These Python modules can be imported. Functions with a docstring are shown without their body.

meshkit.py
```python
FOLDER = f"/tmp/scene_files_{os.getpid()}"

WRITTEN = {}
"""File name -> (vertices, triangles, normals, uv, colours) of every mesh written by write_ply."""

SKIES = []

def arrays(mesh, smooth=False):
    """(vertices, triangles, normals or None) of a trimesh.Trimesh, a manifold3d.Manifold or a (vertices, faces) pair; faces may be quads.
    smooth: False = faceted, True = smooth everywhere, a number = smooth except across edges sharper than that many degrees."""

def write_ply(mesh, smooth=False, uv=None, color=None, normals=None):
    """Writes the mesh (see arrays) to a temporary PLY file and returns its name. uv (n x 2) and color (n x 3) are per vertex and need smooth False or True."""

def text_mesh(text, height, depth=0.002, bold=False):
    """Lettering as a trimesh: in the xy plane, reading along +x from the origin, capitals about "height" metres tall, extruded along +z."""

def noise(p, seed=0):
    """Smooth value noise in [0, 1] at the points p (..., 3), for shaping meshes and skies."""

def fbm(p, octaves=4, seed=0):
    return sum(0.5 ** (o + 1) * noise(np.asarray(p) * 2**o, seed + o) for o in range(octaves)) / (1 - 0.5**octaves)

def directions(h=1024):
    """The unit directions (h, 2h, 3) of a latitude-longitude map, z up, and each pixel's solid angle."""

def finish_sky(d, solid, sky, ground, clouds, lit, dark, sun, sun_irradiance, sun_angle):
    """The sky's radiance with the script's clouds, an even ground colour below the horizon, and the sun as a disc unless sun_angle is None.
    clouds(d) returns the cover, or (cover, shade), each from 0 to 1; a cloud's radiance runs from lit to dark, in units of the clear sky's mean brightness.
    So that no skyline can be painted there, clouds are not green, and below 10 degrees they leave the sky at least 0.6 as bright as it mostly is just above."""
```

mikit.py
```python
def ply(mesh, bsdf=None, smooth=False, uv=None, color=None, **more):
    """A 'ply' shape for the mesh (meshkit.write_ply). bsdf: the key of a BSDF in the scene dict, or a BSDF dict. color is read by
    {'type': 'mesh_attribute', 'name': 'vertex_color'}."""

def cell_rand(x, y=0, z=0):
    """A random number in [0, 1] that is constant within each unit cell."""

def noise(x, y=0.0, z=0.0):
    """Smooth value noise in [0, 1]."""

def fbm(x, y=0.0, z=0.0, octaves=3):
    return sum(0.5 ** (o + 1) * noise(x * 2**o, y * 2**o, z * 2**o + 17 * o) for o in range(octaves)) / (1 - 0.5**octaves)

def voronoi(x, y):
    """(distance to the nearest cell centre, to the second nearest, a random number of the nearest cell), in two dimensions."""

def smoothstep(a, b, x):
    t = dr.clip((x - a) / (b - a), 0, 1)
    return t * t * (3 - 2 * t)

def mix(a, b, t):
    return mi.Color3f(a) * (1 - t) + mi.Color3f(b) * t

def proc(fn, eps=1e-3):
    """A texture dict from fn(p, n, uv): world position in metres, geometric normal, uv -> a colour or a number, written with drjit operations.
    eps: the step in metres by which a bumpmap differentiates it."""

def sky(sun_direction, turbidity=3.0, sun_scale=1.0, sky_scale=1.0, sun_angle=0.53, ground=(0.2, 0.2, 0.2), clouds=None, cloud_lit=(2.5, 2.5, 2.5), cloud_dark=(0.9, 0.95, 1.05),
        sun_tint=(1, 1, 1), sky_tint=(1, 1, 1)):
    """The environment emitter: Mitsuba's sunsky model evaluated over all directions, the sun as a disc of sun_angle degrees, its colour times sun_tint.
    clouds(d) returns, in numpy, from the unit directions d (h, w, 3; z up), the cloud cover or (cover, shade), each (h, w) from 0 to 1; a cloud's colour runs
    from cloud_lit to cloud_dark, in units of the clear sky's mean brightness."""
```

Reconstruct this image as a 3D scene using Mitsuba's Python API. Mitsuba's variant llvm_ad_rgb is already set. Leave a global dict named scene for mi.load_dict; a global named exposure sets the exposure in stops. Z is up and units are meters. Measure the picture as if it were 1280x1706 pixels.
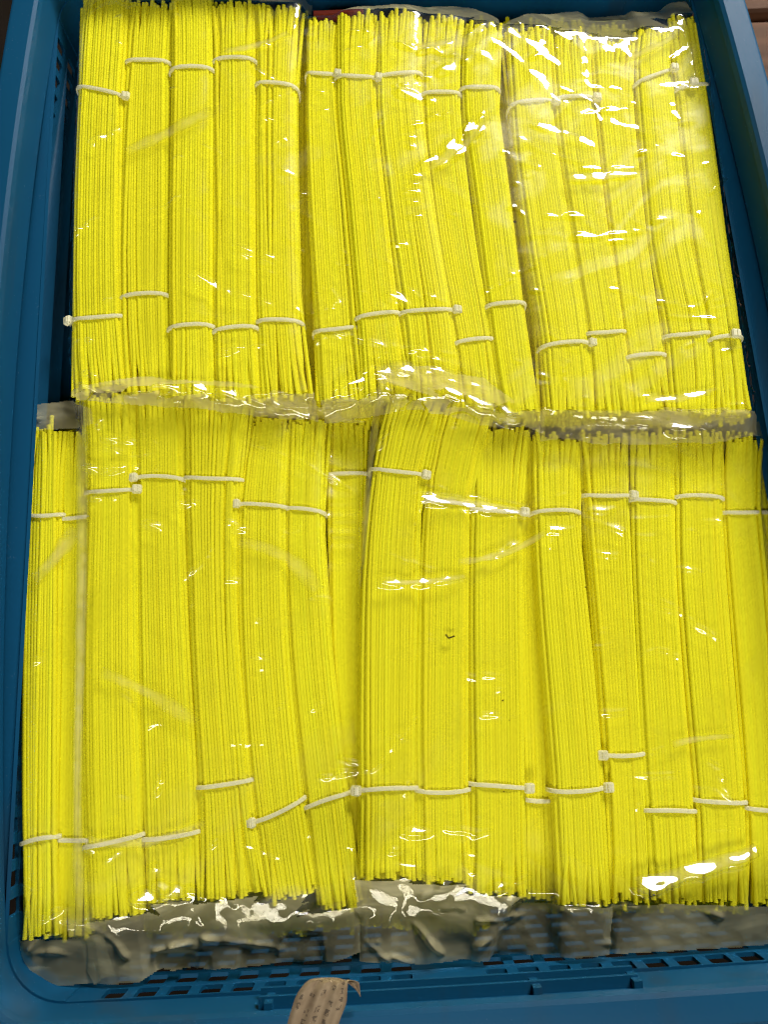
import math
import numpy as np, trimesh, mitsuba as mi, drjit as dr, mikit, meshkit
from mikit import proc, noise as tnoise, fbm as tfbm, smoothstep, mix
from scipy.ndimage import label as label_cells, gaussian_filter, grey_closing, distance_transform_edt, map_coordinates
from scipy.interpolate import PchipInterpolator
from shapely.geometry import Polygon, box as sbox
from shapely import contains_xy

T = mi.ScalarTransform4f
scene, labels = {}, {}
rng = np.random.default_rng(11)

# ---------------------------------------------------------------- camera, lamps, exposure
PITCH = math.radians(13.0)
F = 1241.0                                   # focal length in pixels of the 1280 x 1706 photograph
ZROD = 0.150                                 # height of the top of the far row of rods
EYE = np.array([0, 0, ZROD + 0.372 * math.cos(PITCH)])
DIR = np.array([0, math.sin(PITCH), -math.cos(PITCH)])
UPV = np.array([0, math.cos(PITCH), math.sin(PITCH)])
scene['camera'] = {'type': 'thinlens', 'fov': 2 * math.degrees(math.atan(640 / F)), 'fov_axis': 'x', 'aperture_radius': 0.0011, 'focus_distance': 0.375,
                   'near_clip': 0.01, 'far_clip': 20.0, 'to_world': T().look_at(EYE.tolist(), (EYE + DIR).tolist(), UPV.tolist())}
exposure = 0.08


def tube_lamp(key, centre, half_len, half_wid, along, power, tint, label):
    """A ceiling fitting: a housing and a glowing diffuser that faces the crate."""
    c = np.array(centre, float)
    n = np.array([0, 0.14, 0.1]) - c
    n /= np.linalg.norm(n)
    a = np.array(along, float)
    a -= n * (a @ n)
    a /= np.linalg.norm(a)
    b = np.cross(n, a)
    q = lambda s, t, k: c + a * s * half_len + b * t * half_wid + n * k
    v = np.array([q(-1, -1, 0), q(1, -1, 0), q(1, 1, 0), q(-1, 1, 0)])
    scene[key + '__diffuser'] = mikit.ply((v, np.array([[0, 1, 2], [0, 2, 3]])), 'lamp_white', emitter={'type': 'area', 'radiance': {'type': 'rgb', 'value': [power * x for x in tint]}})
    h = trimesh.creation.box((2 * half_len + .04, 2 * half_wid + .04, .05), transform=np.vstack([np.column_stack([a, b, n, c - n * .03]), [0, 0, 0, 1]]))
    scene[key + '__housing'] = mikit.ply(h, 'lamp_white')
    labels[key] = {'label': label, 'category': 'ceiling lamp'}


scene['lamp_white'] = {'type': 'twosided', 'b': {'type': 'diffuse', 'reflectance': {'type': 'rgb', 'value': 0.7}}}
LAMP = np.array([0.70, 1.50, 0.98])
tube_lamp('tube_lamp', LAMP, 0.36, 0.175, (1, -.40, 0), 44, (1.0, .97, .90), 'square panel lamp hanging beyond the far right of the crate')
tube_lamp('tube_lamp_001', (0.0, -1.5, 1.5), 0.70, 0.24, (1, .05, 0), 12, (1.0, .97, .90), 'tube lamp hanging behind the photographer')

# ---------------------------------------------------------------- materials
def rgb(*c): return {'type': 'rgb', 'value': list(c)}


def blue_fn(p, n, uv):
    s = tfbm(p.x * 9, p.y * 9, p.z * 9, 4)
    d = smoothstep(.55, .8, tfbm(p.x * 60, p.y * 14, p.z * 60, 3))
    # rubbed scratches along the walls and a film of dust
    k = tnoise(p.x * 22 + p.y * 1300, p.y * 22 - p.x * 1300, p.z * 900)
    k = smoothstep(.86, .97, k) * smoothstep(.45, .7, tnoise(p.x * 45, p.y * 45, p.z * 60 + 3))
    c = mix((.0032, .060, .138), (.0065, .090, .198), s)
    c = mix(c, (.025, .055, .085), d * .4)
    return mix(c, (.08, .16, .24), k * .5)


scene['crate_blue'] = {'type': 'twosided', 'b': {'type': 'principled', 'base_color': proc(blue_fn), 'roughness': .5, 'specular': .14}}
scene['rod_yellow'] = {'type': 'twosided', 'b': {'type': 'diffuse', 'reflectance': {'type': 'mesh_attribute', 'name': 'vertex_color'}}}
scene['tie_nylon'] = {'type': 'principledthin', 'base_color': rgb(.96, .93, .66), 'roughness': .4, 'diff_trans': .35, 'eta': 1.4}
def haze_fn(p, n, uv):
    w = 2.0 * tnoise(p.x * 25, p.y * 25, 2)
    a = tfbm(p.x * 26 + p.y * 14 + w, p.y * 60 - p.x * 30 + w, 1, 4)
    return .008 + .040 * smoothstep(.50, .80, a)


scene['clear_film'] = {'type': 'blendbsdf', 'weight': proc(haze_fn), 'a': {'type': 'thindielectric', 'int_ior': 1.5}, 'b': {'type': 'twosided', 'b': {'type': 'roughconductor', 'alpha': .22, 'specular_reflectance': rgb(.9, .9, .9)}}}


def cloud(low, span):
    def fn(p, n, uv):
        w = 3.0 * tnoise(p.x * 28, p.y * 28)
        a = tfbm(p.x * 40 + w, p.y * 110 + w, 3, 4)
        b = tnoise(p.x * 160 + p.y * 420 + 2 * w, p.y * 90 - p.x * 60, 5)
        return low + span * smoothstep(.42, .75, a) * (.3 + .7 * b)
    return fn


scene['double_film'] = {'type': 'blendbsdf', 'weight': proc(lambda p, n, uv: uv.x * (.55 + .9 * tnoise(p.x * 260, p.y * 260, 2))), 'a': {'type': 'thindielectric', 'int_ior': 1.5}, 'b': {'type': 'principledthin', 'base_color': rgb(.95, .90, .74), 'roughness': .5, 'diff_trans': 1.0, 'eta': 1.3}}
for key, low, span in (('milky_film', .27, .36), ('thin_milky_film', .15, .26)):
    scene[key] = {'type': 'blendbsdf', 'weight': proc(cloud(low, span)), 'a': {'type': 'thindielectric', 'int_ior': 1.5}, 'b': {'type': 'principledthin', 'base_color': rgb(.96, .88, .54), 'roughness': .5, 'diff_trans': .45, 'eta': 1.3}}


def wood_fn(p, n, uv):
    g = tfbm(p.x * 6, p.y * 160, p.z * 90, 4)
    k = tnoise(p.x * 2.5 + 7, p.y * 22)
    c = mix((.055, .023, .010), (.15, .068, .033), g)
    return c * (.75 + .5 * k)


scene['plank_wood'] = {'type': 'principled', 'base_color': proc(wood_fn), 'roughness': .7, 'specular': .25}
scene['dark_floor'] = {'type': 'diffuse', 'reflectance': proc(lambda p, n, uv: mix((.012, .009, .007), (.03, .023, .018), tfbm(p.x * 12, p.y * 12, 0, 4)))}
scene['dirt_dark'] = {'type': 'diffuse', 'reflectance': rgb(.06, .04, .015)}
scene['board_red'] = {'type': 'twosided', 'b': {'type': 'diffuse', 'reflectance': rgb(.16, .028, .02)}}


# ---------------------------------------------------------------- helpers
def at(px, py, z):
    """Photograph pixel -> point of the horizontal plane at height z."""
    v = DIR * F + np.array([1.0, 0, 0]) * (px - 640) - UPV * (py - 853)
    return EYE + v * ((z - EYE[2]) / v[2])


def unit(v): return v / np.linalg.norm(v)


def grid_faces(n, m, close=False):
    i, j = np.meshgrid(np.arange(n - 1), np.arange(m if close else m - 1), indexing='ij')
    j2 = (j + 1) % m
    return np.stack([i * m + j, i * m + j2, (i + 1) * m + j2, (i + 1) * m + j], -1).reshape(-1, 4)


def tris(q): return np.vstack([q[:, [0, 1, 2]], q[:, [0, 2, 3]]])


def outward(m):
    if m.volume < 0:
        m.invert()
    return m


def chamfer_box(sx, sy, sz, c):
    p = []
    for a in (-1, 1):
        for b in (-1, 1):
            for d in (-1, 1):
                for k in range(3):
                    e = np.array([sx, sy, sz]) / 2
                    q = e - c
                    q[k] = e[k]
                    p.append(q * [a, b, d])
    return trimesh.convex.convex_hull(np.array(p))


# ---------------------------------------------------------------- floor, pallet
fl = trimesh.creation.box((8, 8, .1), transform=trimesh.transformations.translation_matrix([0, 0, -.28]))
scene['floor'] = mikit.ply(fl, 'dark_floor')
labels['floor'] = {'label': 'dark floor around the crate', 'kind': 'structure'}
ANG = math.radians(3.0)
EX, EY = np.array([math.cos(ANG), math.sin(ANG), 0]), np.array([-math.sin(ANG), math.cos(ANG), 0])
MID = np.array([.008, .145, 0])
labels['wooden_pallet'] = {'label': 'brown plank pallet under the blue crate, showing past its right rim', 'category': 'pallet'}
y, k = -.19, 0
while y < .66:
    w = rng.uniform(.072, .088)
    b = chamfer_box(.66, w, .018, .0022)
    b = b.subdivide().subdivide()
    m = np.eye(4)
    m[:3, :3] = np.column_stack([EX, EY, [0, 0, 1]])
    m[:3, 3] = MID + EX * (.16 + rng.uniform(-.01, .01)) + EY * (y - .145 + .10 + w / 2) + np.array([0, 0, -.0105 - rng.uniform(0, .002)])
    b.apply_transform(m)
    scene['wooden_pallet__plank' + (f'_{k:03d}' if k else '')] = mikit.ply(b, 'plank_wood')
    y += w + rng.uniform(.005, .012)
    k += 1
for k, x in enumerate((-.12, .16, .44)):
    b = chamfer_box(.09, .84, .09, .003)
    m = np.eye(4)
    m[:3, :3] = np.column_stack([EX, EY, [0, 0, 1]])
    m[:3, 3] = MID + EX * x + EY * .18 + np.array([0, 0, -.0685])
    b.apply_transform(m)
    scene['wooden_pallet__bearer' + (f'_{k:03d}' if k else '')] = mikit.ply(b, 'plank_wood')

# ---------------------------------------------------------------- crate
HW, HL, RC, BOW = .185, .271, .024, .014
labels['blue_crate'] = {'label': 'open blue plastic crate with slotted walls holding the bagged yellow rods', 'category': 'crate'}


def side(k, a):
    """Point of the crate's inner outline (local frame) on side k (0 left, 1 far, 2 right, 3 near) at a along it, and its outward normal."""
    if k in (0, 2):
        L, base, bow = HL, HW, BOW
    else:
        L, base, bow = HW, HL, .0015
    o = base + bow * (1 - (a / L) ** 2)
    do = -2 * bow * a / L ** 2
    n = {0: (-1, do), 2: (1, -do), 1: (-do, 1), 3: (do, -1)}[k]
    p = {0: (-o, a), 2: (o, a), 1: (a, o), 3: (a, -o)}[k]
    n = np.array([n[0], n[1]], float) if k in (1, 3) else np.array([n[0], -do if k == 2 else -do], float)
    return np.array(p, float), n / np.linalg.norm(n)


def outline():
    P, N, W = [], [], []
    order = [(0, HL, False), (1, HW, True), (2, HL, True), (3, HW, True)]
    corners = [(-HW + RC, HL - RC, 180), (HW - RC, HL - RC, 90), (HW - RC, -HL + RC, 0), (-HW + RC, -HL + RC, -90)]
    for i, (k, L, _) in enumerate(order):
        s = np.linspace(-(L - RC), L - RC, 49)
        if k in (2, 3):
            s = -s
        for a in s:
            p, n = side(k, a)
            P.append(p); N.append(n); W.append(k)
        cx, cy, a0 = corners[i]
        p1, _ = side(k, s[-1])
        k2 = (k + 1) % 4
        p2, _ = side(k2, (HW - RC) * (1 if k2 == 3 else -1) if k2 in (1, 3) else (HL - RC) * (1 if k2 == 2 else -1))
        for t in np.linspace(0, 1, 11)[1:-1]:
            g = math.radians(a0 - 90 * t)
            base = np.array([cx, cy]) + RC * np.array([math.cos(g), math.sin(g)])
            e1 = np.array([cx, cy]) + RC * np.array([math.cos(math.radians(a0)), math.sin(math.radians(a0))])
            e2 = np.array([cx, cy]) + RC * np.array([math.cos(math.radians(a0 - 90)), math.sin(math.radians(a0 - 90))])
            P.append(base + (p1 - e1) * (1 - t) + (p2 - e2) * t)
            N.append(np.array([math.cos(g), math.sin(g)])); W.append(k + 10)
    return np.array(P), np.array(N), np.array(W)


OP, ON, OW = outline()


def to_world(p2, z):
    p2 = np.asarray(p2)
    return MID + p2[..., :1] * EX + p2[..., 1:2] * EY + np.asarray(z)[..., None] * np.array([0, 0, 1.0])


def sweep(profile, idx=None):
    """profile: closed list of (offset outward, z); idx: the run of the outline, all of it when None."""
    pr = np.array(profile)
    P, N = (OP, ON) if idx is None else (OP[idx], ON[idx])
    v = to_world(P[:, None] + N[:, None] * pr[None, :, :1], np.broadcast_to(pr[None, :, 1], (len(P), len(pr)))).reshape(-1, 3)
    n, m = len(P), len(pr)
    if idx is None:
        v = np.vstack([v, v[:m]])
        f = tris(grid_faces(n + 1, m, True))
    else:
        f = tris(grid_faces(n, m, True))
        c0, c1 = v[:m].mean(0), v[-m:].mean(0)
        b = len(v)
        v = np.vstack([v, c0, c1])
        j = np.arange(m)
        f = np.vstack([f, np.stack([j, j * 0 + b, (j + 1) % m], 1), np.stack([j + (n - 1) * m, (j + 1) % m + (n - 1) * m, j * 0 + b + 1], 1)])
    return outward(trimesh.Trimesh(v, f, process=False))


ZR = .172
rim = [(.0002, ZR - .0045), (.0010, ZR - .0012), (.0027, ZR), (.0135, ZR), (.0155, ZR - .0012), (.0162, ZR - .0035), (.0162, ZR - .026), (.0136, ZR - .026), (.0136, ZR - .0052), (.0072, ZR - .0045)]
scene['blue_crate__rim'] = mikit.ply(sweep(rim), 'crate_blue', smooth=35)
band = [(.0003, .1505), (.0006, .1495), (.0062, .1495), (.0072, .1505), (.0072, ZR - .0046), (.0024, ZR - .0046)]
scene['blue_crate__upper_band'] = mikit.ply(sweep(band), 'crate_blue', smooth=35)
TH = .0018
for c in range(4):
    idx = np.where(OW == 10 + c)[0]
    idx = np.concatenate([[idx[0] - 1], idx, [(idx[-1] + 1) % len(OP)]])
    scene['blue_crate__corner_post' + (f'_{c:03d}' if c else '')] = mikit.ply(sweep([(-.0004, 0), (TH + .0004, 0), (TH + .0004, .1495), (-.0004, .1495)], idx), 'crate_blue', smooth=35)
for k in range(4):
    L = (HL if k in (0, 2) else HW) - RC
    poly = sbox(-L, 0.004, L, .14945)
    holes = []
    px, pz, wx, wz = (.0142, .0148, .0094, .0102) if k in (1, 3) else (.0114, .0148, .0068, .0106)
    nx = int((2 * L - .012) / px)
    for i in range(nx):
        xc = (i - (nx - 1) / 2) * px
        if k == 3 and abs(xc - .004) < .012:
            continue
        for r in range(7 if k != 1 else 4):
            zc = (.1423 if k != 1 else .088) - r * pz
            h = sbox(xc - wx / 2, zc - wz / 2, xc + wx / 2, zc + wz / 2).buffer(-.0012).buffer(.0012, quad_segs=2)
            holes.append(h.exterior.coords[::-1])
    poly = Polygon(poly.exterior.coords, holes).segmentize(.012)
    m = trimesh.creation.extrude_polygon(poly, TH, engine='earcut')
    v = np.array(m.vertices)
    out = np.empty((len(v), 2))
    for i, (a, z, o) in enumerate(v):
        p, n = side(k, a)
        out[i] = p + n * o
    m2 = trimesh.Trimesh(to_world(out, v[:, 1]), m.faces, process=False)
    scene['blue_crate__slotted_panel' + (f'_{k:03d}' if k else '')] = mikit.ply(outward(m2), 'crate_blue')
b = trimesh.creation.extrude_polygon(Polygon(OP + ON * (TH - .0006)), .004, engine='earcut')
b.vertices = to_world(np.array(b.vertices)[:, :2], np.array(b.vertices)[:, 2])
scene['blue_crate__base'] = mikit.ply(outward(b), 'crate_blue')


def crate_box(name, k, a0, a1, o0, o1, z0, z1, n=9):
    s = np.linspace(a0, a1, n)
    v = []
    for a in s:
        p, nn = side(k, a)
        for o, z in ((o0, z0), (o1, z0), (o1, z1), (o0, z1)):
            v.append(to_world((p + nn * o), np.array(z)))
    f = tris(grid_faces(n, 4, True))
    f = np.vstack([f, [[0, 2, 1], [0, 3, 2]], np.array([[0, 1, 2], [0, 2, 3]]) + (n - 1) * 4])
    key, i = name, 1
    while key in scene:
        key = f'{name}_{i:03d}'
        i += 1
    scene[key] = mikit.ply(outward(trimesh.Trimesh(np.array(v), f, process=False)), 'crate_blue')


# the handle recess of the near wall: two ledges and upright ribs
crate_box('blue_crate__handle_ledge', 3, -.075, .085, -.0040, .0022, .1540, .1558, 17)
crate_box('blue_crate__handle_ledge', 3, -.075, .085, -.0030, .0022, .1606, .1624, 17)
for a in (-.072, -.042, .040, .082):
    crate_box('blue_crate__handle_rib', 3, a, a + .0035, -.0022, .0026, .1500, .1670, 2)

# ---------------------------------------------------------------- rod bundles
# name: (z of the top, [(left edge, right edge, row) in photograph pixels from far to near], jag, ties [(left row, right row, head or None)], label)
BAGROW = {'A': 'far left', 'B': 'far middle', 'C': 'far right'}
S = {}
S['A1'] = (0, [(143, 220, 10), (133, 210, 180), (127, 206, 400), (126, 212, 560), (130, 222, 655)], [(150, 178, .93), (537, 540, -.97)], 'yellow rod bundle farthest left in the far row, its tips fanning to the right')
S['A2'] = (-.6, [(221, 287, 22), (214, 285, 110), (205, 284, 350), (206, 284, 520), (218, 286, 662)], [(113, 118, None), (498, 500, None)], 'second yellow rod bundle from the left in the far row')
S['A3'] = (.8, [(288, 357, 6), (288, 358, 130), (284, 357, 400), (285, 357, 540), (288, 360, 667)], [(124, 128, None), (550, 550, None)], 'third yellow rod bundle from the left in the far row, reaching farthest up')
S['A4'] = (0, [(358, 427, 21), (358, 427, 120), (357, 428, 400), (358, 430, 560), (362, 436, 672)], [(110, 112, None), (556, 552, None)], 'fourth yellow rod bundle from the left in the far row')
S['A5'] = (-.4, [(428, 504, 25), (429, 495, 150), (429, 497, 400), (431, 502, 540), (437, 517, 668)], [(148, 158, None), (538, 546, None)], 'fifth yellow rod bundle in the far row, left of the first dark seam')
S['B1'] = (-2, [(516, 562, 50), (514, 561, 140), (516, 578, 350), (527, 594, 560), (532, 603, 672)], [(135, 141, .86), (560, 556, None)], 'narrow yellow rod bundle just right of the first far row seam')
S['B2'] = (0, [(564, 630, 38), (562, 627, 140), (579, 645, 350), (595, 667, 545), (603, 687, 668)], [(140, 145, .92), (534, 530, None)], 'second yellow rod bundle of the far middle bag, its tie head at its right shoulder')
S['B3'] = (.3, [(634, 702, 37), (628, 701, 140), (645, 725, 350), (667, 756, 530), (687, 765, 672)], [(143, 132, None), (524, 528, .95)], 'middle yellow rod bundle of the far middle bag')
S['B4'] = (-.8, [(706, 772, 47), (702, 767, 170), (725, 790, 400), (756, 821, 575), (766, 836, 684)], [(168, 168, None), (575, 573, None)], 'fourth yellow rod bundle of the far middle bag')
S['B5'] = (.4, [(774, 829, 56), (768, 828, 160), (790, 850, 350), (811, 871, 520), (836, 892, 694)], [(160, 160, None), (515, 514, None)], 'right yellow rod bundle of the far middle bag')
S['C1'] = (.2, [(842, 916, 62), (850, 920, 185), (873, 950, 400), (899, 978, 578), (908, 988, 692)], [(186, 178, .92), (582, 576, .95)], 'yellow rod bundle just right of the second dark seam in the far row')
S['C2'] = (-.3, [(917, 980, 72), (921, 988, 180), (951, 1012, 400), (975, 1037, 560), (986, 1055, 692)], [(176, 174, .88), (564, 562, None)], 'second yellow rod bundle of the far right bag')
S['C3'] = (-.9, [(981, 1060, 82), (989, 1054, 190), (1013, 1075, 400), (1038, 1104, 600), (1052, 1118, 692)], [(600, 598, None)], 'middle yellow rod bundle of the far right bag, one tie showing')
S['C4'] = (.4, [(1060, 1113, 66), (1055, 1118, 145), (1076, 1145, 400), (1104, 1177, 565), (1116, 1182, 694)], [(158, 122, .8), (570, 562, None)], 'fourth yellow rod bundle of the far right bag with a slanting tie')
S['C5'] = (.2, [(1113, 1152, 44), (1122, 1172, 150), (1147, 1204, 400), (1176, 1228, 570), (1182, 1246, 692)], [(163, 152, -.05), (572, 566, .35)], 'yellow rod bundle farthest right in the far row beside the crate wall')
S['D1'] = (-9, [(53, 110, 727), (49, 107, 860), (44, 104, 1100), (45, 100, 1350), (50, 100, 1552)], [(862, 866, None), (1395, 1390, None)], 'dim yellow rod bundle sunk lowest at the left crate wall')
S['D2'] = (-12, [(109, 170, 727), (107, 168, 860), (105, 166, 1100), (100, 165, 1350), (98, 160, 1552)], [(868, 866, None), (1392, 1398, None)], 'dim yellow rod bundle half hidden under the near left bag')
S['E1'] = (-10, [(153, 236, 676), (150, 232, 822), (142, 232, 1050), (143, 238, 1300), (153, 246, 1520)], [(824, 824, .9), (1402, 1394, None)], 'left yellow rod bundle of the near left bag, tie head right')
S['E2'] = (-11, [(237, 313, 668), (233, 311, 800), (234, 318, 1050), (240, 332, 1300), (247, 336, 1492)], [(796, 804, -.9), (1392, 1388, None)], 'second yellow rod bundle of the near left bag, tie head left')
S['E3'] = (-10, [(314, 424, 668), (313, 404, 805), (320, 398, 1000), (334, 422, 1300), (337, 448, 1488)], [(802, 806, None), (1305, 1303, None)], 'middle yellow rod bundle of the near left bag, fanned wide at its far tips')
S['E4'] = (-10.5, [(425, 482, 704), (400, 479, 846), (400, 480, 1000), (424, 508, 1340), (447, 528, 1486)], [(842, 848, -.92), (1362, 1338, -.93)], 'fourth yellow rod bundle of the near left bag, leaning right')
S['E5'] = (-12, [(482, 545, 708), (479, 538, 855), (482, 550, 1050), (509, 580, 1330), (530, 598, 1505)], [(848, 856, None), (1336, 1322, None)], 'right yellow rod bundle of the near left bag beside the sunken bundle')
S['F1'] = (-18, [(546, 614, 705), (546, 612, 800), (552, 606, 1050), (566, 612, 1300), (572, 618, 1500)], [(795, 793, None)], 'yellow rod bundle sunk in the gap between the two near bags')
S['G1'] = (-9, [(648, 738, 676), (620, 704, 793), (603, 696, 1000), (600, 693, 1310), (600, 694, 1456)], [(793, 793, .94), (1312, 1308, -.94)], 'left yellow rod bundle of the near middle bag, its far tips spread')
S['G2'] = (-10, [(739, 815, 684), (706, 781, 850), (697, 780, 1000), (693, 780, 1310), (695, 782, 1462)], [(842, 842, None), (1318, 1316, None)], 'second yellow rod bundle of the near middle bag')
S['G3'] = (-10, [(784, 878, 722), (783, 868, 855), (781, 868, 1000), (783, 872, 1300), (784, 874, 1482)], [(855, 857, .9), (1304, 1308, .96)], 'third yellow rod bundle of the near middle bag, tie heads right')
S['G4'] = (-17, [(866, 908, 738), (864, 903, 860), (864, 905, 1000), (868, 922, 1300), (872, 930, 1492)], [(1331, 1331, None)], 'thin yellow rod bundle sunk in the seam of the near middle bag')
S['G5'] = (-10, [(886, 962, 734), (887, 961, 860), (894, 976, 1000), (917, 1004, 1310), (926, 1012, 1500)], [(855, 853, None), (1318, 1312, .92)], 'right yellow rod bundle of the near middle bag beside the long dark seam')
S['H1'] = (-12, [(968, 1046, 735), (970, 1046, 832), (983, 1052, 1000), (1002, 1067, 1260), (1012, 1080, 1496)], [(832, 830, .93), (1258, 1256, -.85)], 'left yellow rod bundle of the near right bag')
S['H2'] = (-12, [(1046, 1121, 730), (1047, 1120, 840), (1053, 1125, 1000), (1070, 1152, 1345), (1081, 1160, 1496)], [(838, 838, None), (1346, 1346, None)], 'second yellow rod bundle of the near right bag')
S['H3'] = (-12.5, [(1122, 1200, 730), (1121, 1199, 835), (1126, 1208, 1000), (1153, 1236, 1335), (1162, 1242, 1498)], [(832, 828, None), (1332, 1334, None)], 'third yellow rod bundle of the near right bag')
S['H4'] = (-14, [(1201, 1256, 732), (1200, 1258, 858), (1210, 1274, 1000), (1237, 1294, 1345), (1243, 1300, 1500)], [(860, 857, None), (1346, 1346, None)], 'fourth yellow rod bundle of the near right bag at the right edge of the picture')
S['H5'] = (-19, [(1248, 1270, 745), (1250, 1274, 858), (1262, 1290, 1000), (1288, 1325, 1345), (1296, 1338, 1500)], [(858, 858, None)], 'dim yellow rod bundle sunk lowest at the right crate wall')
UNDER = []
for i in range(8):
    x = 104 + i * 140
    UNDER.append((-29 - (i % 2) * 1.5, [(x, x + 142, 705), (x - 4, x + 140, 1100), (x - 2 + i, x + 142 + i, 1512 + [12, 30, 36, 24, 30, -8, -2, -4][i])], [], f"sunken yellow rods seen through cloudy film past the near ends, {['first', 'second', 'third', 'fourth', 'fifth', 'sixth', 'seventh', 'eighth'][i]} from the left"))
for i in range(8):
    x = 160 + i * 117
    UNDER.append((-14.5 - (i % 2) * 1.5, [(x, x + 126, 30 + i * 4), (x - 4 + 2 * i, x + 124 + 2 * i, 400), (x - 12 + 5 * i, x + 116 + 5 * i, 700 + i * 2)], [], 'yellow rods of the layer underneath, glimpsed in the seams of the far row'))
GROUPS = 'cable tied bundles of yellow rods in the crate'
ROD_R = .00122


def pack(hw, rz, r):
    pts, row, z = [], 0, rz - r
    while z > -rz * 1.5:
        k = max(z, 0) / rz
        w = hw * (1 - k ** 3.2) ** (1 / 3.2) - r * .6
        n = max(1, int(round(2 * w / (1.20 * r))))
        x = (np.arange(n) - (n - 1) / 2) * (2 * w / n)
        for q in x:
            pts.append((q / hw, z / rz, row))
        z -= 1.3 * r if row < 2 else 2.2 * r
        row += 1
    return pts


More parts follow.
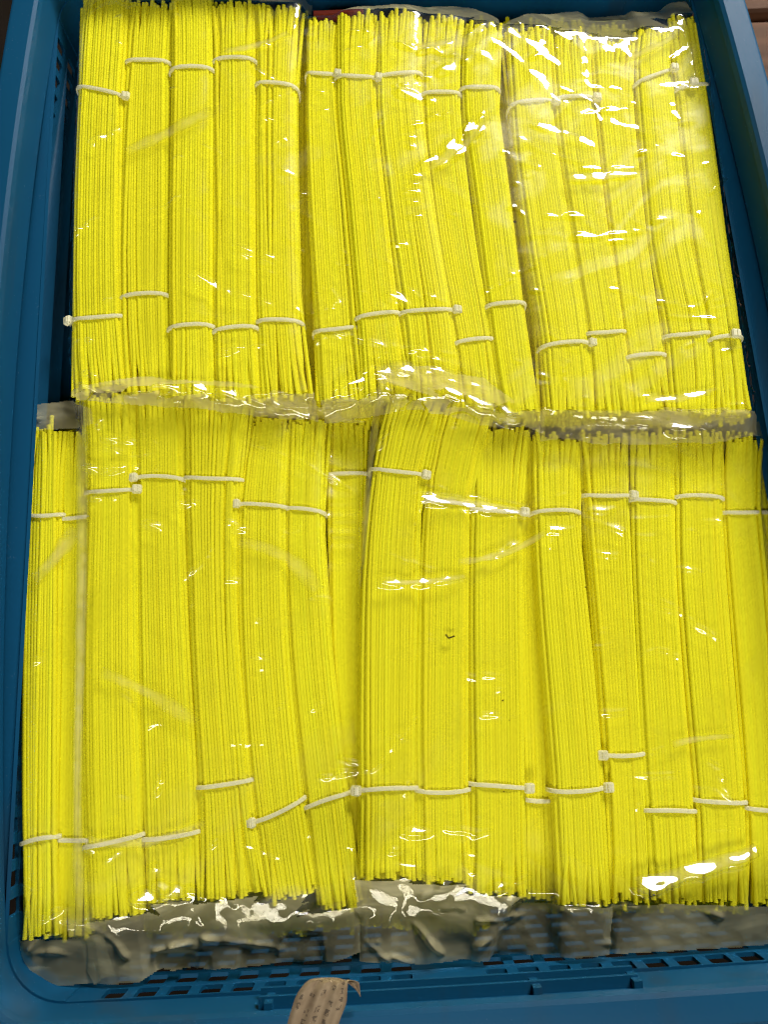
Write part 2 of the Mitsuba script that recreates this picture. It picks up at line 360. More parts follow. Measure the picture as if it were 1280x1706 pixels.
class Bundle:
    def __init__(self, key, spec, name):
        dz, sec, ties, lab = spec
        self.ztop = ZROD + dz * .001
        py = np.array([s[2] for s in sec], float)
        L = np.array([at(s[0], s[2], self.ztop - .006) for s in sec])
        R = np.array([at(s[1], s[2], self.ztop - .006) for s in sec])
        c = (L + R) / 2
        t = np.concatenate([[0], np.cumsum(np.linalg.norm(np.diff(c, axis=0), axis=1))])
        self.len = t[-1]
        self.C, self.H = PchipInterpolator(t, c), PchipInterpolator(t, np.linalg.norm(R - L, axis=1) / 2 + .0013)
        self.tpy = PchipInterpolator(py, t)
        self.rz0 = min(.0076, .0066 * float(np.mean(self.H(t))) / .0115 + .0006)
        self.ties = [(float(self.tpy((a + b) / 2)), (b - a), h) for a, b, h in ties]
        self.lift = .008 if key in ('E1', 'E2', 'E3', 'G1', 'G2') else 0.0
        self.name, self.key = name, key

    def frame(self, t):
        t = np.asarray(t, float)
        c = np.array(self.C(np.clip(t, 0, self.len)))
        td = np.clip(t, .004, self.len - .004)
        d = np.array(self.C(td + .004)) - np.array(self.C(td - .004))
        d /= np.linalg.norm(d, axis=-1, keepdims=True)
        over = t - np.clip(t, 0, self.len)
        c = c + d * over[..., None]
        lat = np.stack([-d[..., 1], d[..., 0], 0 * d[..., 0]], -1)
        lat *= np.where(lat[..., :1] < 0, -1, 1)
        h = np.array(self.H(np.clip(t, 0, self.len)))
        rz = self.rz0 * (1 + 0 * t)
        for tt, _, _ in self.ties:
            g = np.exp(-((t - tt) / .010) ** 2)
            h = h * (1 - .035 * g)
            rz = rz * (1 - .05 * g)
        return c, d, lat, h, rz

    def rods(self, rows):
        V, Fc, Cc, nv = [], [], [], 0
        for a, b, row in pack(float(self.H(self.len / 2)), self.rz0, ROD_R):
            if row >= rows:
                continue
            top = row <= 1
            n, sides = (13, 6) if top else (5, 5)
            jag = rng.normal(0, 1, 2) * [.0021, .0010]
            if rng.random() < .06:
                jag += rng.uniform(-.004, .004, 2)
            t = np.linspace(-jag[0], self.len + jag[1], n)
            c, d, lat, h, rz = self.frame(t)
            ph, am = rng.uniform(0, 6.28, 2), rng.uniform(.00004, .00022)
            stray = row == 0 and rng.random() < .10
            wob = am * np.sin(t / self.len * rng.uniform(2, 7) + ph[0]) * (1 if top else .4) + (rng.normal(0, .0024) * (t / self.len - rng.uniform(.2, .8)) if stray else 0)
            flare = np.maximum(np.exp(-t / .012), np.exp(-(self.len - t) / .012)) * rng.normal(0, .0010)
            zz = self.ztop + self.lift * np.exp(-np.clip(t, 0, 1) / .028) - rz + b * rz + (.0002 if stray else 0) + (.0001 * np.sin(t / self.len * 5 + ph[1])) - (np.exp(-np.clip(t, 0, 1) / .02) + np.exp(-np.clip(self.len - t, 0, 1) / .02)) * rng.uniform(-.0002, .0007)
            p = c + lat * (a * h + wob + flare)[:, None]
            p[:, 2] = zz
            r = ROD_R * rng.uniform(.96, 1.03)
            ang = np.arange(sides) * 2 * np.pi / sides + rng.uniform(0, 1)
            ring = p[:, None] + r * (np.cos(ang)[None, :, None] * lat[:, None] + np.sin(ang)[None, :, None] * np.array([0, 0, 1.0]))
            v = np.vstack([ring.reshape(-1, 3), p[:1], p[-1:]])
            f = tris(grid_faces(n, sides, True))
            j = np.arange(sides)
            f = np.vstack([f, np.stack([j, (j + 1) % sides, j * 0 + n * sides], 1), np.stack([j + (n - 1) * sides, j * 0 + n * sides + 1, (j + 1) % sides + (n - 1) * sides], 1)])
            V.append(v); Fc.append(f + nv); nv += len(v)
            tone = np.array([.95, .892, .028]) * rng.normal(1, .022) * np.array([rng.normal(1, .012), 1, 1])
            Cc.append(np.tile(np.clip(tone, 0, .96), (len(v), 1)))
        v, f = np.vstack(V), np.vstack(Fc)
        m = trimesh.Trimesh(v, f, process=False)
        if m.volume < 0:
            f = f[:, ::-1]
        return v, f, np.vstack(Cc)

    def build(self, rows=99):
        v, f, c = self.rods(rows)
        scene[self.name + '__rods'] = mikit.ply((v, f), 'rod_yellow', smooth=True, color=c)
        labels[self.name + '__rods'] = {'kind': 'stuff'}
        for i, (t, tilt, head) in enumerate(self.ties):
            key = self.name + '__cable_tie' + (f'_{i:03d}' if i else '')
            c, d, lat, h, rz = (x for x in self.frame(np.array(t)))
            tl = tilt * .00031
            ztop = self.ztop + self.lift * math.exp(-t / .028)
            n = 56
            an = np.arange(n) * 2 * np.pi / n
            ca, sa = np.cos(an), np.sin(an)
            ex = 2 / 3.1
            X, Z = np.sign(ca) * np.abs(ca) ** ex, np.sign(sa) * np.abs(sa) ** ex
            bow = rng.uniform(-.0012, .0012)
            def pts(off, ax):
                q = c + lat * (X * (h + off))[:, None] + d * (X * tl / 2 + bow * X ** 2 + ax)[:, None]
                q[:, 2] = ztop - rz + Z * (rz + off)
                return q
            w = .00105
            loops = np.stack([pts(.0002, -w), pts(.0012, -w + .0002), pts(.0014, 0), pts(.0012, w - .0002), pts(.0002, w)], 1)
            v = np.vstack([loops.reshape(-1, 3), loops[0]])
            m = outward(trimesh.Trimesh(v, tris(grid_faces(n + 1, 5, True)), process=False))
            scene[key] = mikit.ply(m, 'tie_nylon', smooth=50)
            if head is not None:
                zs = (1 - min(abs(head), .985) ** 3.1) ** (1 / 3.1)
                p = c + lat * (head * (h + .0014)) + d * (head * tl / 2 + bow * head ** 2)
                p = np.array(p); p[2] = ztop - rz + zs * (rz + .0016)
                nrm = unit(lat * np.sign(head) * abs(head) ** 1.45 / h + np.array([0, 0, 1]) * zs ** 1.45 / rz)
                nrm = unit(nrm + np.array([0, 0, .9]))
                tan = unit(np.cross(d, nrm))
                b = chamfer_box(.0050, .0046, .0032, .0007)
                slot = chamfer_box(.0012, .0034, .0006, .0001)
                slot.apply_translation([-.0006, 0, .0017])
                m4 = np.eye(4)
                m4[:3, :3] = np.column_stack([tan, np.cross(nrm, tan), nrm])
                m4[:3, 3] = p + nrm * .0012
                b = trimesh.util.concatenate([b, slot]); b.apply_transform(m4)
                scene[key + '__head'] = mikit.ply(b, 'tie_nylon')


bundles = {}
for i, (k, spec) in enumerate(S.items()):
    name = 'rod_bundle' + (f'_{i:03d}' if i else '')
    bundles[k] = Bundle(k, spec, name)
    bundles[k].build()
    labels[name] = {'label': spec[3], 'category': 'rod bundle', 'group': GROUPS}

lower = {}
for i, spec in enumerate(UNDER):
    name = f'rod_bundle_{len(S) + i:03d}'
    b = lower[name] = Bundle(name, spec, name)
    b.rz0 = .0075
    b.build(4)
    labels[name] = {'label': spec[3], 'category': 'rod bundle', 'group': 'yellow rods of the lower layer, near half' if i < 8 else 'yellow rods of the lower layer, far half'}

# ---------------------------------------------------------------- bags of clear film
GS = .00055                                   # grid of the film
X0, Y0, X1, Y1 = -.212, -.150, .222, .435
NX, NY = int((X1 - X0) / GS), int((Y1 - Y0) / GS)
GX, GY = X0 + np.arange(NX) * GS, Y0 + np.arange(NY) * GS
XX, YY = np.meshgrid(GX, GY)


def top_map(keys, cut=0.0):
    """Height of the bundles' upper side on the grid, NaN elsewhere."""
    Z = np.full((NY, NX), -1.0)
    for k in keys:
        b = bundles[k]
        t = np.arange(cut, b.len - cut, GS * .6)
        c, d, lat, h, rz = b.frame(t)
        a = np.linspace(-1, 1, 81)
        P = c[:, None] + lat[:, None] * (a[None] * (h[:, None] + .0006))[..., None]
        z = (b.ztop + b.lift * np.exp(-np.clip(t, 0, 1) / .028))[:, None] - rz[:, None] + (rz[:, None] + .0004) * (1 - np.abs(a)[None] ** 3.1) ** (1 / 3.1)
        ix, iy = ((P[..., 0] - X0) / GS + .5).astype(int), ((P[..., 1] - Y0) / GS + .5).astype(int)
        ok = (ix >= 0) & (ix < NX) & (iy >= 0) & (iy < NY)
        np.maximum.at(Z, (iy[ok], ix[ok]), z[ok])
    return Z


RAW = top_map(bundles)


def px_poly(pts, z): return [at(x, y, z)[:2] for x, y in pts]


# creases: photograph polyline, width in pixels, steepness factor
CR = [
    ([(395, 418), (435, 430), (470, 436)], 5, 1), ([(402, 431), (465, 446)], 3, 1), ([(327, 467), (352, 477), (393, 497)], 6, 1), ([(400, 497), (465, 516)], 2.5, .9), ([(383, 588), (455, 576)], 3, 1),
    ([(432, 127), (462, 142)], 4, 1), ([(438, 205), (475, 211)], 4, 1), ([(440, 185), (470, 160)], 3, 1), ([(165, 247), (208, 214)], 4, 1), ([(160, 240), (200, 222)], 3, 1),
    ([(668, 84), (700, 95), (760, 77)], 4, 1), ([(735, 126), (785, 106)], 8, 1.1), ([(700, 135), (727, 136)], 4, 1), ([(670, 163), (700, 172), (735, 175)], 7, 1), ([(680, 220), (750, 192)], 4, 1),
    ([(703, 284), (745, 258), (790, 215), (810, 197)], 9, 1.1), ([(735, 282), (780, 252), (814, 208)], 5, 1), ([(680, 237), (706, 237)], 4, 1), ([(680, 250), (705, 252)], 4, 1), ([(683, 300), (708, 300)], 4, 1),
    ([(682, 315), (705, 314)], 4, 1), ([(678, 328), (712, 327)], 4, 1), ([(684, 343), (705, 343)], 3, 1), ([(688, 370), (712, 367)], 3, 1), ([(660, 413), (692, 414)], 5, 1), ([(645, 500), (690, 511)], 7, 1.1),
    ([(683, 488), (712, 506)], 4, 1), ([(715, 500), (742, 506)], 5, 1), ([(530, 572), (560, 556), (605, 572), (650, 585), (700, 592), (760, 594)], 4, 1), ([(690, 601), (748, 606)], 5, 1),
    ([(575, 650), (620, 629), (690, 620), (765, 627)], 8, 1.1), ([(745, 639), (822, 652)], 4, 1), ([(740, 652), (800, 672), (868, 696)], 8, 1.1), ([(535, 692), (600, 676), (655, 664)], 4, 1),
    ([(895, 218), (948, 229)], 6, 1), ([(975, 196), (1048, 184)], 5, 1), ([(988, 153), (1032, 153)], 4, 1), ([(887, 106), (908, 94)], 5, 1), ([(955, 304), (1000, 299), (1068, 289)], 9, 1), ([(970, 288), (1062, 284)], 4, 1),
    ([(1062, 259), (1092, 250)], 5, 1), ([(1110, 265), (1132, 268)], 5, 1), ([(912, 367), (978, 365)], 5, 1), ([(955, 399), (1010, 395), (1072, 385)], 7, 1), ([(1020, 406), (1055, 401)], 4, 1), ([(1088, 373), (1112, 367)], 4, 1),
    ([(1117, 106), (1150, 79)], 4, 1), ([(885, 491), (908, 488)], 4, 1), ([(913, 557), (947, 580)], 4, 1), ([(1138, 516), (1168, 515), (1180, 490)], 3, 1), ([(1122, 531), (1182, 536)], 4, 1), ([(1062, 666), (1092, 661)], 5, 1),
    ([(1085, 669), (1140, 665), (1186, 655)], 8, 1.1), ([(945, 698), (1050, 705), (1085, 710)], 5, 1), ([(1105, 722), (1165, 718)], 8, 1.1), ([(265, 650), (330, 651), (430, 668), (522, 687)], 7, 1), ([(150, 628), (178, 640)], 4, 1), ([(140, 648), (172, 655)], 4, 1),
    ([(150, 783), (195, 791), (245, 776)], 4, 1), ([(162, 835), (212, 831)], 3, 1), ([(185, 739), (237, 743)], 4, 1), ([(305, 820), (318, 818)], 4, 1), ([(303, 841), (337, 839)], 5, 1), ([(248, 875), (287, 884)], 4, 1),
    ([(380, 873), (402, 874)], 4, 1), ([(397, 884), (432, 884)], 5, 1), ([(382, 968), (414, 968)], 4, 1), ([(423, 1033), (442, 1034)], 4, 1), ([(660, 674), (692, 691)], 4, 1), ([(632, 748), (656, 718)], 4, 1),
    ([(700, 833), (780, 842), (876, 857)], 9, 1.15), ([(703, 826), (780, 832), (874, 846)], 4, 1), ([(828, 926), (872, 902)], 5, 1), ([(638, 973), (700, 972), (772, 961)], 6, .85), ([(778, 1126), (838, 1126)], 5, 1), ([(803, 1191), (858, 1189)], 4, 1),
    ([(653, 1225), (680, 1227)], 4, 1), ([(680, 1384), (720, 1378), (770, 1381)], 6, 1.1), ([(770, 1378), (812, 1380)], 6, 1), ([(652, 1411), (672, 1404)], 6, 1), ([(662, 1424), (692, 1431)], 4, 1), ([(912, 886), (952, 879)], 8, 1),
    ([(988, 851), (1022, 844)], 8, 1), ([(1008, 869), (1038, 886)], 5, 1), ([(1058, 866), (1112, 861)], 5, 1), ([(1062, 890), (1088, 893)], 6, 1), ([(993, 919), (1028, 925)], 7, 1), ([(1118, 944), (1168, 955)], 4, 1),
    ([(1168, 864), (1203, 869)], 4, 1), ([(1007, 1186), (1048, 1179)], 5, 1), ([(1060, 1474), (1130, 1455), (1200, 1440), (1262, 1417)], 11, 1.15), ([(1080, 1484), (1135, 1464)], 5, 1), ([(1055, 1288), (1125, 1288)], 6, .9),
    ([(228, 1494), (300, 1490), (345, 1486)], 7, 1.1), ([(262, 1474), (335, 1484)], 5, 1), ([(258, 1586), (300, 1575), (350, 1565), (400, 1572), (468, 1583)], 5, 1.1), ([(140, 1398), (158, 1411)], 6, 1), ([(676, 1524), (728, 1584)], 6, 1.1),
    ([(608, 1566), (622, 1580), (645, 1600)], 6, 1.1), ([(802, 1575), (840, 1545), (875, 1526)], 6, 1.1), ([(800, 1534), (872, 1527)], 4, 1), ([(995, 1567), (1034, 1574)], 8, 1.1), ([(60, 1582), (122, 1591)], 4, 1), ([(700, 1490), (760, 1460)], 5, .8),
    ([(820, 1480), (880, 1455)], 5, .8), ([(1010, 1500), (1060, 1512)], 5, 1), ([(1165, 1515), (1200, 1528)], 5, 1), ([(60, 705), (95, 692)], 4, 1), ([(62, 694), (75, 690)], 4, 1),
]
FAC = []                                      # flat facets of the folds: centre, direction, half length, half width, gradient
r2 = np.random.default_rng(5)


def tilt_to_lamp(p):
    """Gradient of a fold that faces half way between the lamp and a viewer above the crate."""
    h = unit(LAMP - p) + unit(EYE - p)
    return -h[:2] / h[2]


def fold(pts, w, z, spread, step=(.004, .010)):
    p = np.array(pts, float)
    s = np.concatenate([[0], np.cumsum(np.linalg.norm(np.diff(p, axis=0), axis=1))])
    u = 0.0
    while u < s[-1]:
        L = min(r2.uniform(*step), max(s[-1] - u, .0012))
        a, b = (np.array([np.interp(x, s, p[:, 0]), np.interp(x, s, p[:, 1])]) for x in (u, min(u + L, s[-1])))
        u += L * r2.uniform(.85, 1.25)
        c = (a + b) / 2 + r2.normal(0, .0003, 2)
        g = tilt_to_lamp(np.array([c[0], c[1], z])) * (1 + r2.normal(0, spread)) + r2.normal(0, spread * .25, 2)
        t = unit(b - a + 1e-9)
        end = min(1.0, .35 + 1.3 * math.sin(math.pi * min(max((u - L / 2) / s[-1], .05), .95)))
        FAC.append((c, t, L / 2 * r2.uniform(.8, 1.05), w / 2 * end * r2.uniform(.6, 1.15), g))


for i, (pts, w, k) in enumerate(CR):
    zz = ZROD if pts[0][1] < 690 else ZROD - .009
    if pts[0][1] > 1500:
        w = min(w * .55, 3.0)
    fold([at(x, y, zz)[:2] for x, y in pts], (1.4 * w if w <= 4 else 2.4 * w - 4) * .00031, zz, .035, (.006, .015) if w <= 5 else (.009, .022))
for i in range(170):
    x, y = r2.uniform(-.175, .195), r2.uniform(-.13, .40)
    a = r2.normal(0, .45) if r2.random() < .8 else r2.uniform(0, 3.14)
    L = r2.exponential(.004) + .0012
    fold([(x, y), (x + L * math.cos(a), y + L * math.sin(a)), (x + 1.8 * L * math.cos(a + r2.normal(0, .3)), y + 1.8 * L * math.sin(a + r2.normal(0, .3)))], r2.uniform(.0006, .0016), ZROD - .004, .30, (.002, .006))


def facets(z):
    for c, t, hl, hw, g in FAC:
        R_ = hl + 2.5 * hw + .001
        ix0, ix1, iy0, iy1 = (int((q - o) / GS) for q, o in ((c[0] - R_, X0), (c[0] + R_, X0), (c[1] - R_, Y0), (c[1] + R_, Y0)))
        ix0, iy0, ix1, iy1 = max(ix0, 0), max(iy0, 0), min(ix1 + 2, NX), min(iy1 + 2, NY)
        if ix1 - ix0 < 3 or iy1 - iy0 < 3:
            continue
        dx, dy = XX[iy0:iy1, ix0:ix1] - c[0], YY[iy0:iy1, ix0:ix1] - c[1]
        u, v = np.abs(dx * t[0] + dy * t[1]), np.abs(dy * t[0] - dx * t[1])
        zb = z[iy0:iy1, ix0:ix1]
        wob = meshkit.noise(np.stack([(dx + c[0]) / .0016, (dy + c[1]) / .0016, dx * 0 + 4], -1), 17) - .5
        r = np.sqrt((u / (hl + .0002)) ** 2 + (v / (hw + .00015)) ** 2) + .28 * wob
        m = 1 - smoothstep_np(.95, 1.45 + .0004 / hw, r)
        core = r < .9
        if not core.any():
            continue
        rel = g[0] * dx + g[1] * dy + .00004 * meshkit.noise(np.stack([(dx + c[0]) / .0022, (dy + c[1]) / .0022, dx * 0], -1), 3)
        plane = np.percentile((zb - rel)[core], 85) + .0001 + rel
        zb += m * (np.maximum(plane, zb - .0001) - zb)
    return gaussian_filter(z, .8)


def smoothstep_np(a, b, x):
    t = np.clip((x - a) / (b - a), 0, 1)
    return t * t * (3 - 2 * t)


P3 = np.stack([XX / .010, YY / .016, XX * 0], -1)
SOFT = .0009 * meshkit.fbm(P3, 3, 3)
# long slack folds that run slantwise over the bags
q_ = (XX * .55 + YY) / .019 + 2.2 * meshkit.noise(np.stack([XX / .05, YY / .05, XX * 0], -1), 12)
SOFT += .00032 * np.clip(1 - np.abs(((q_ % 1) - .5) * 3.2), 0, 1) ** 1.5 * smoothstep_np(.5, .75, meshkit.noise(np.stack([XX / .045, YY / .022, XX * 0 + 1], -1), 14))

P3 = np.stack([XX / .0035 + YY / .02, YY / .0035, XX * 0], -1)
FINE = .00010 * meshkit.fbm(P3, 2, 9)


def ridged(scale, seed, oct=3):
    out, amp = 0, 1.0
    for o in range(oct):
        n = meshkit.noise(np.stack([XX / scale * 2 ** o + 3.1 * o, YY / scale * 2 ** o * .8, XX * 0 + o], -1), seed + o)
        out = out + amp * (1 - np.abs(2 * n - 1))
        amp *= .5
    return out


CRUMPLE = gaussian_filter(ridged(.026, 21, 3), 2.2) * .8 + .5 * gaussian_filter(ridged(.007, 33, 2), 1.2)


FILM_Z = {}


def film(key, names, poly_px, zplane, lift, drop, label, crumple=.0018, max_drop=.022, near='thin_milky_film'):
    """One bag: the drape of its bundles, cut along poly_px; the part that lies past the rods' ends is a part of its own."""
    own = top_map(names, .0005)
    mask = own > 0
    dist, (jy, jx) = distance_transform_edt(~mask, sampling=GS, return_indices=True)
    base = own[jy, jx]
    d = np.clip(dist, 0, None)
    z = base - max_drop * (1 - np.exp(-drop * d / max_drop))
    z = np.maximum(z, np.where(RAW > 0, RAW, 0))
    z = grey_closing(z, size=(9, int(.017 / GS)))
    z = np.maximum(gaussian_filter(z, .0016 / GS), z - .0002) + lift + .0011
    out = smoothstep_np(.0, .012, dist)
    z = facets(z + SOFT + FINE + out * crumple * (CRUMPLE - .95) * .35)
    z = gaussian_filter(np.maximum(z, np.where(RAW > 0, RAW + .0015 + lift, 0)), 1.1) + .0002
    pl = Polygon(px_poly(poly_px, zplane))
    e = .0035 * (meshkit.fbm(np.stack([XX / .012, YY / .012, XX * 0 + 2], -1), 3, 4) - .5)
    e2 = .0035 * (meshkit.fbm(np.stack([XX / .012, YY / .012, XX * 0 + 9], -1), 3, 8) - .5)
    inside = contains_xy(pl, XX + e, YY + e2)
    # stay within the crate
    lx = (XX - MID[0]) * EX[0] + (YY - MID[1]) * EX[1]
    ly = (XX - MID[0]) * EY[0] + (YY - MID[1]) * EY[1]
    inside &= (np.abs(lx) < HW + BOW * (1 - (ly / HL) ** 2) - .0012) & (np.abs(ly) < HL - .0012)
    endzone = (dist > .0006) & ((np.abs(GY[jy] - YY) > .3 * np.abs(GX[jx] - XX)) | ((dist > .007) & (np.abs(GY[jy] - YY) > .0008)))
    cell = inside[:-1, :-1] & inside[1:, :-1] & inside[1:, 1:] & inside[:-1, 1:]
    far = endzone[:-1, :-1] & endzone[1:, 1:]
    # the end folds: outside the rods and off the bag's flanks
    ez = far & (np.abs(gaussian_filter(base, 2)[:-1, :-1] - zplane) < .03)
    v = np.stack([XX, YY, z], -1).reshape(-1, 3)
    idx = np.arange(NY * NX).reshape(NY, NX)
    ez = cell & ez
    for want in (True, False):                   # slivers of one material go to the other
        lab, n = label_cells(cell & (ez == want))
        small = np.bincount(lab.ravel(), minlength=n + 1) < 900
        small[0] = False
        ez[small[lab]] = not want
    ym = float(np.mean([b.C(b.len / 2)[1] for b in map(bundles.get, names)]))
    farside = (YY > ym)[:-1, :-1]
    for part, sel, mat in (('film', cell & ~ez, 'clear_film'), ('loose_end', cell & ez & ~farside, near), ('loose_end', cell & ez & farside, 'thin_milky_film')):
        lab, n = label_cells(sel)
        size = np.bincount(lab.ravel())[1:]
        for c in np.argsort(-size):
            if size[c] < 400:
                break
            me = lab == c + 1
            q = np.stack([idx[:-1, :-1][me], idx[:-1, 1:][me], idx[1:, 1:][me], idx[1:, :-1][me]], 1)
            used, inv = np.unique(q, return_inverse=True)
            name, k = f'{key}__{part}', 1
            while name in scene:
                name = f'{key}__{part}_{k:03d}'
                k += 1
            scene[name] = mikit.ply((v[used], tris(inv.reshape(q.shape))), mat, smooth=True)
    FILM_Z[key] = z.astype(np.float32)
    labels[key] = {'label': label, 'category': 'plastic bag'}


film('plastic_bag', ['A1', 'A2', 'A3', 'A4', 'A5'], [(140, -10), (520, -8), (516, 300), (530, 700), (420, 696), (300, 684), (180, 674), (130, 668), (112, 600), (118, 520), (126, 300), (132, 120)], ZROD - .004, .0005, .55,
     'clear plastic bag round the five bundles at the far left')
film('plastic_bag_001', ['B1', 'B2', 'B3', 'B4', 'B5'], [(512, 38), (640, 18), (780, 14), (838, 45), (846, 200), (885, 420), (912, 722), (840, 716), (700, 690), (540, 704), (522, 600), (508, 300)], ZROD - .004, .0008, .5,
     'clear plastic bag round the far middle bundles, with the largest glints')
film('plastic_bag_002', ['C1', 'C2', 'C3', 'C4', 'C5'], [(835, 45), (880, 28), (1000, 8), (1150, 6), (1185, 40), (1195, 130), (1232, 400), (1250, 600), (1268, 724), (1180, 742), (1000, 740), (902, 732), (880, 500), (842, 200)], ZROD - .004, .0005, .5,
     'clear plastic bag round the five bundles at the far right')
film('plastic_bag_003', ['D1', 'D2'], [(52, 690), (130, 678), (176, 700), (176, 1500), (190, 1640), (110, 1660), (42, 1590), (30, 1400), (32, 900), (38, 730)], ZROD - .020, .0005, .3,
     'clear plastic bag sunk at the left crate wall round two dim bundles', near='milky_film')
film('plastic_bag_004', ['E1', 'E2', 'E3', 'E4', 'E5'], [(130, 668), (240, 648), (430, 660), (606, 700), (600, 900), (604, 1250), (614, 1480), (618, 1580), (560, 1600), (400, 1612), (260, 1622), (170, 1690), (150, 1640), (122, 1560), (128, 1200), (134, 800)], ZROD - .014, .0011, .26,
     'clear plastic bag round the five bundles at the near left', .0016, .016, 'milky_film')
film('plastic_bag_005', ['G1', 'G2', 'G3', 'G4', 'G5'], [(632, 640), (700, 632), (800, 650), (880, 715), (965, 725), (972, 860), (985, 1000), (1012, 1310), (1020, 1500), (1015, 1590), (900, 1598), (700, 1606), (600, 1600), (592, 1480), (588, 1200), (596, 950), (618, 780)], ZROD - .014, .0013, .26,
     'clear plastic bag round the near middle bundles, with one long bright fold', .0016, .016, 'milky_film')
film('plastic_bag_006', ['H1', 'H2', 'H3', 'H4', 'H5'], [(962, 712), (1100, 700), (1262, 705), (1330, 720), (1370, 1100), (1390, 1560), (1280, 1580), (1150, 1600), (1005, 1600), (1012, 1480), (1000, 1250), (975, 960), (962, 800)], ZROD - .016, .0009, .26,
     'clear plastic bag round the bundles at the near right', .0016, .016, 'milky_film')

# folds where the film lies double: soft pale strips on the bags, fading out at their sides
FOLDS = [
    ('plastic_bag_004', [(141, 680), (139, 1000), (132, 1300), (138, 1540)], 18, .26), ('plastic_bag_005', [(640, 640), (624, 720), (613, 820), (604, 950)], 14, .30),
    ('plastic_bag_001', [(628, 632), (690, 628), (775, 650)], 44, .24), ('plastic_bag_005', [(636, 973), (700, 971), (776, 961)], 10, .36), ('plastic_bag_006', [(1120, 1240), (1170, 1230), (1225, 1226)], 11, .24),
    ('plastic_bag_005', [(762, 937), (830, 926), (908, 888)], 13, .30), ('plastic_bag_002', [(1030, 108), (1075, 92), (1124, 68)], 15, .28), ('plastic_bag_002', [(890, 216), (940, 226), (985, 242)], 11, .26),
    ('plastic_bag', [(375, 92), (430, 82), (482, 60)], 15, .24), ('plastic_bag', [(212, 258), (280, 228), (356, 192)], 24, .15), ('plastic_bag_004', [(146, 1398), (230, 1402), (345, 1368)], 15, .22),
    ('plastic_bag_003', [(60, 968), (95, 930), (128, 880)], 26, .20), ('plastic_bag_004', [(170, 1120), (240, 1150), (330, 1205)], 22, .14), ('plastic_bag_004', [(395, 905), (470, 925), (530, 985)], 26, .14),
    ('plastic_bag_001', [(690, 90), (740, 80), (800, 74)], 26, .26), ('plastic_bag_001', [(700, 288), (760, 258), (812, 204)], 20, .24), ('plastic_bag_002', [(940, 302), (1000, 300), (1070, 290)], 18, .24),
    ('plastic_bag_006', [(1060, 1478), (1150, 1450), (1262, 1416)], 20, .26), ('plastic_bag_005', [(702, 832), (780, 840), (876, 854)], 15, .32), ('plastic_bag_002', [(1070, 668), (1120, 668), (1185, 656)], 15, .28),
]
for key, pts, width, weight in FOLDS:
    z0 = {'plastic_bag': ZROD, 'plastic_bag_001': ZROD, 'plastic_bag_002': ZROD}.get(key, ZROD - .009)
    p = np.array([at(x, y, z0)[:2] for x, y in pts])
    t = np.linspace(0, 1, 90)
    c = np.stack(PchipInterpolator(np.linspace(0, 1, len(p)), p)(t).T, 1)
    d = np.gradient(c, axis=0)
    d /= np.linalg.norm(d, axis=1, keepdims=True)
    nrm = np.stack([-d[:, 1], d[:, 0]], 1)
    v = np.linspace(-1, 1, 15)
    hw = width * .00015 * (.75 + .5 * meshkit.noise(np.stack([t * 7, t * 0 + width, t * 0], -1), 6))
    q = c[:, None] + nrm[:, None] * (v[None] * hw[:, None])[..., None]
    zz = map_coordinates(FILM_Z[key], [(q[..., 1] - Y0) / GS, (q[..., 0] - X0) / GS], order=1) + .0004
    wt = weight * np.sin(np.pi * t)[:, None] ** .7 * (1 - v[None] ** 2) ** 1.2
    name, k = key + '__fold', 1
    while name in scene:
        name = f'{key}__fold_{k:03d}'
        k += 1
    scene[name] = mikit.ply((np.dstack([q, zz[..., None]]).reshape(-1, 3), tris(grid_faces(90, 15))), 'double_film', smooth=True, uv=np.stack([wt.ravel()] * 2, 1))

# ---------------------------------------------------------------- small things
# a sheet of red board slipped behind the bundles at the far wall
p0, p1 = at(522, 20, .149), at(606, 19, .149)
b = chamfer_box(float(np.linalg.norm(p1 - p0)), .003, .05, .0004)
m4 = np.eye(4)
m4[:3, :3] = np.column_stack([EX, EY, [0, 0, 1]])
m4[:3, 3] = (p0 + p1) / 2 + np.array([0, 0, -.025])
b.apply_transform(m4)
scene['red_board'] = mikit.ply(b, 'board_red')
labels['red_board'] = {'label': 'dark red strip of board behind the bundles at the far wall', 'category': 'board'}

# the curled paper slip over the near wall
def paper_fn(p, n, uv):
    base = mix((.20, .14, .085), (.33, .25, .16), tfbm(uv.x * 9, uv.y * 22, 0, 4))
    col = dr.floor(uv.x * 5.0)
    fx = uv.x * 5.0 - col
    cell = uv.y * 17.0 + mikit.cell_rand(col, 7) * 3
    row = dr.floor(cell)
    fy = cell - row
    on = dr.select(mikit.cell_rand(col, row, 3) > .36, 1.0, 0.0) * smoothstep(.22, .26, fx) * (1 - smoothstep(.66, .70, fx)) * smoothstep(.12, .18, fy) * (1 - smoothstep(.78, .86, fy))
    on = on * smoothstep(.05, .09, uv.x) * (1 - smoothstep(.90, .95, uv.x))
    st = dr.select(mikit.cell_rand(dr.floor(uv.x * 32), dr.floor(uv.y * 75), 5) > .42, 1.0, 0.0)
    return mix(base, (.035, .028, .022), on * st * .7)


scene['slip_paper'] = {'type': 'twosided', 'b': {'type': 'principled', 'base_color': proc(paper_fn), 'roughness': .75, 'specular': .2}}
nu, nv = 24, 40
cl = [(at(603, 1650, .176), 0), (at(575, 1628, .183), 0)]
V, UV = [], []
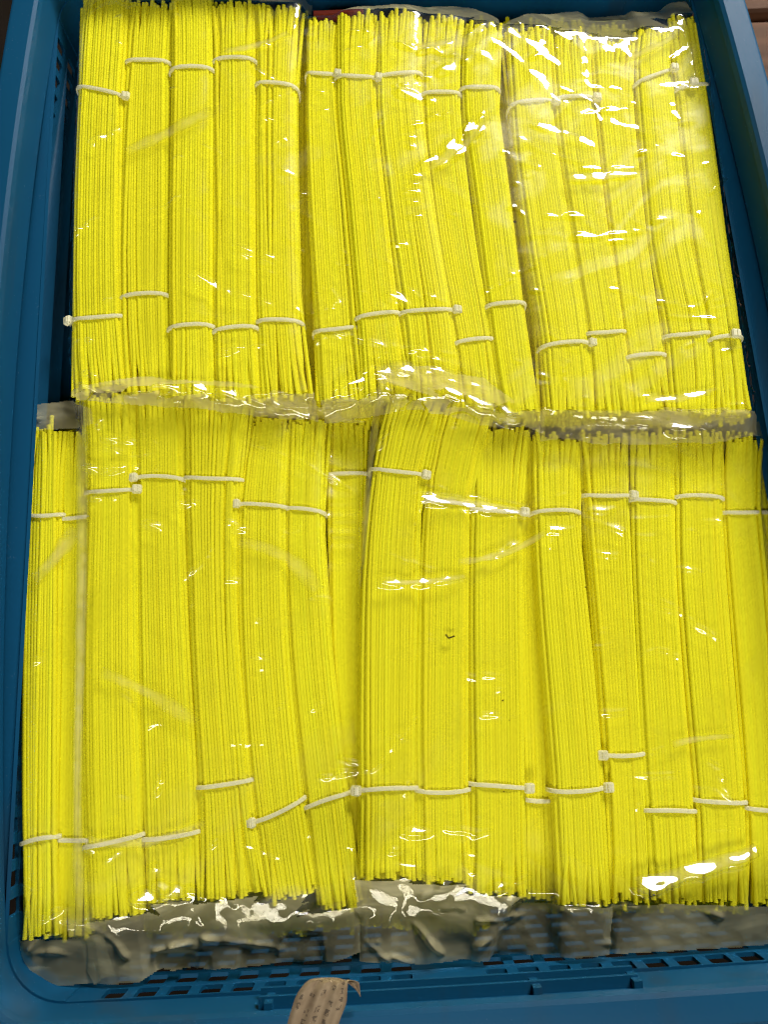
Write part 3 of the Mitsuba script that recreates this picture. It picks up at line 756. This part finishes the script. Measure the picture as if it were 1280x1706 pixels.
# the far edge is curled under; the rest lies back over the rim
path_l = np.array([at(598, 1652, .1735), at(585, 1640, .182), at(560, 1628, .1895), at(520, 1630, .1955), at(497, 1652, .1985), at(483, 1690, .1990), at(470, 1740, .1985), at(452, 1800, .197)])
path_r = np.array([at(601, 1660, .1735), at(600, 1648, .180), at(598, 1636, .187), at(580, 1634, .1940), at(578, 1665, .1985), at(566, 1700, .1990), at(556, 1740, .1985), at(540, 1800, .197)])
tt = np.linspace(0, 1, len(path_l))
fl_, fr_ = PchipInterpolator(tt, path_l), PchipInterpolator(tt, path_r)
for v in np.linspace(0, 1, nv):
    a, b = fl_(v), fr_(v)
    for u in np.linspace(0, 1, nu):
        w = .0010 * math.sin(u * 19) * math.sin(v * 3.0) + .0014 * math.sin(math.pi * u)
        V.append(a * (1 - u) + b * u + np.array([0, 0, w]))
        UV.append((u, v))
scene['paper_slip'] = mikit.ply((np.array(V), tris(grid_faces(nv, nu))), 'slip_paper', smooth=True, uv=np.array(UV))
labels['paper_slip'] = {'label': 'curled strip of brownish paper with dark print hanging over the near rim', 'category': 'paper'}

# specks of dirt on the film
def speck(key, px, py, size, label, kind, legs=0):
    p = at(px, py, ZROD - .008)
    ix, iy = int((p[0] - X0) / GS), int((p[1] - Y0) / GS)
    z = RAW[iy - 3:iy + 4, ix - 3:ix + 4].max() + .0026
    p = at(px, py, z)
    if legs:
        ms = []
        for a, l in ((.35, 1.0), (2.3, .75)):
            c = trimesh.creation.capsule(height=size * l, radius=size * .13, count=[5, 8])
            c.apply_transform(trimesh.transformations.rotation_matrix(math.pi / 2, [0, 1, 0]))
            c.apply_translation([size * l / 2, 0, 0])
            c.apply_transform(trimesh.transformations.rotation_matrix(a, [0, 0, 1]))
            ms.append(c)
        m = trimesh.boolean.union(ms, engine='manifold')
    else:
        m = trimesh.creation.icosphere(2, size * .5)
        v = np.array(m.vertices)
        m.vertices = v * [1, .7, .45] * (.7 + .6 * meshkit.noise(v / size * 2.2 + px, 3)[:, None])
    m.apply_translation(p)
    scene[key] = mikit.ply(m, 'dirt_dark', smooth=True)
    labels[key] = {'label': label, 'category': kind}


speck('dead_insect', 748, 1063, .0028, 'tiny dark insect shaped like a tick mark on the near middle bag', 'insect', 1)
speck('dirt_speck', 976, 978, .0009, 'dark speck on the seam right of the near middle bag', 'speck')
speck('dirt_speck_001', 838, 1167, .0009, 'dark speck on the third bundle of the near middle bag, above centre', 'speck')
speck('dirt_speck_002', 849, 1200, .0007, 'tiny dark speck just below another on the third bundle of the near middle bag', 'speck')
speck('dirt_speck_003', 840, 1318, .0008, 'dark speck under the near tie of the third bundle of the near middle bag', 'speck')
speck('dirt_speck_004', 858, 370, .0018, 'long dark speck in the second seam of the far row', 'speck')
speck('dirt_speck_005', 1090, 1490, .0012, 'dark speck at the near ends of the near right bag', 'speck')
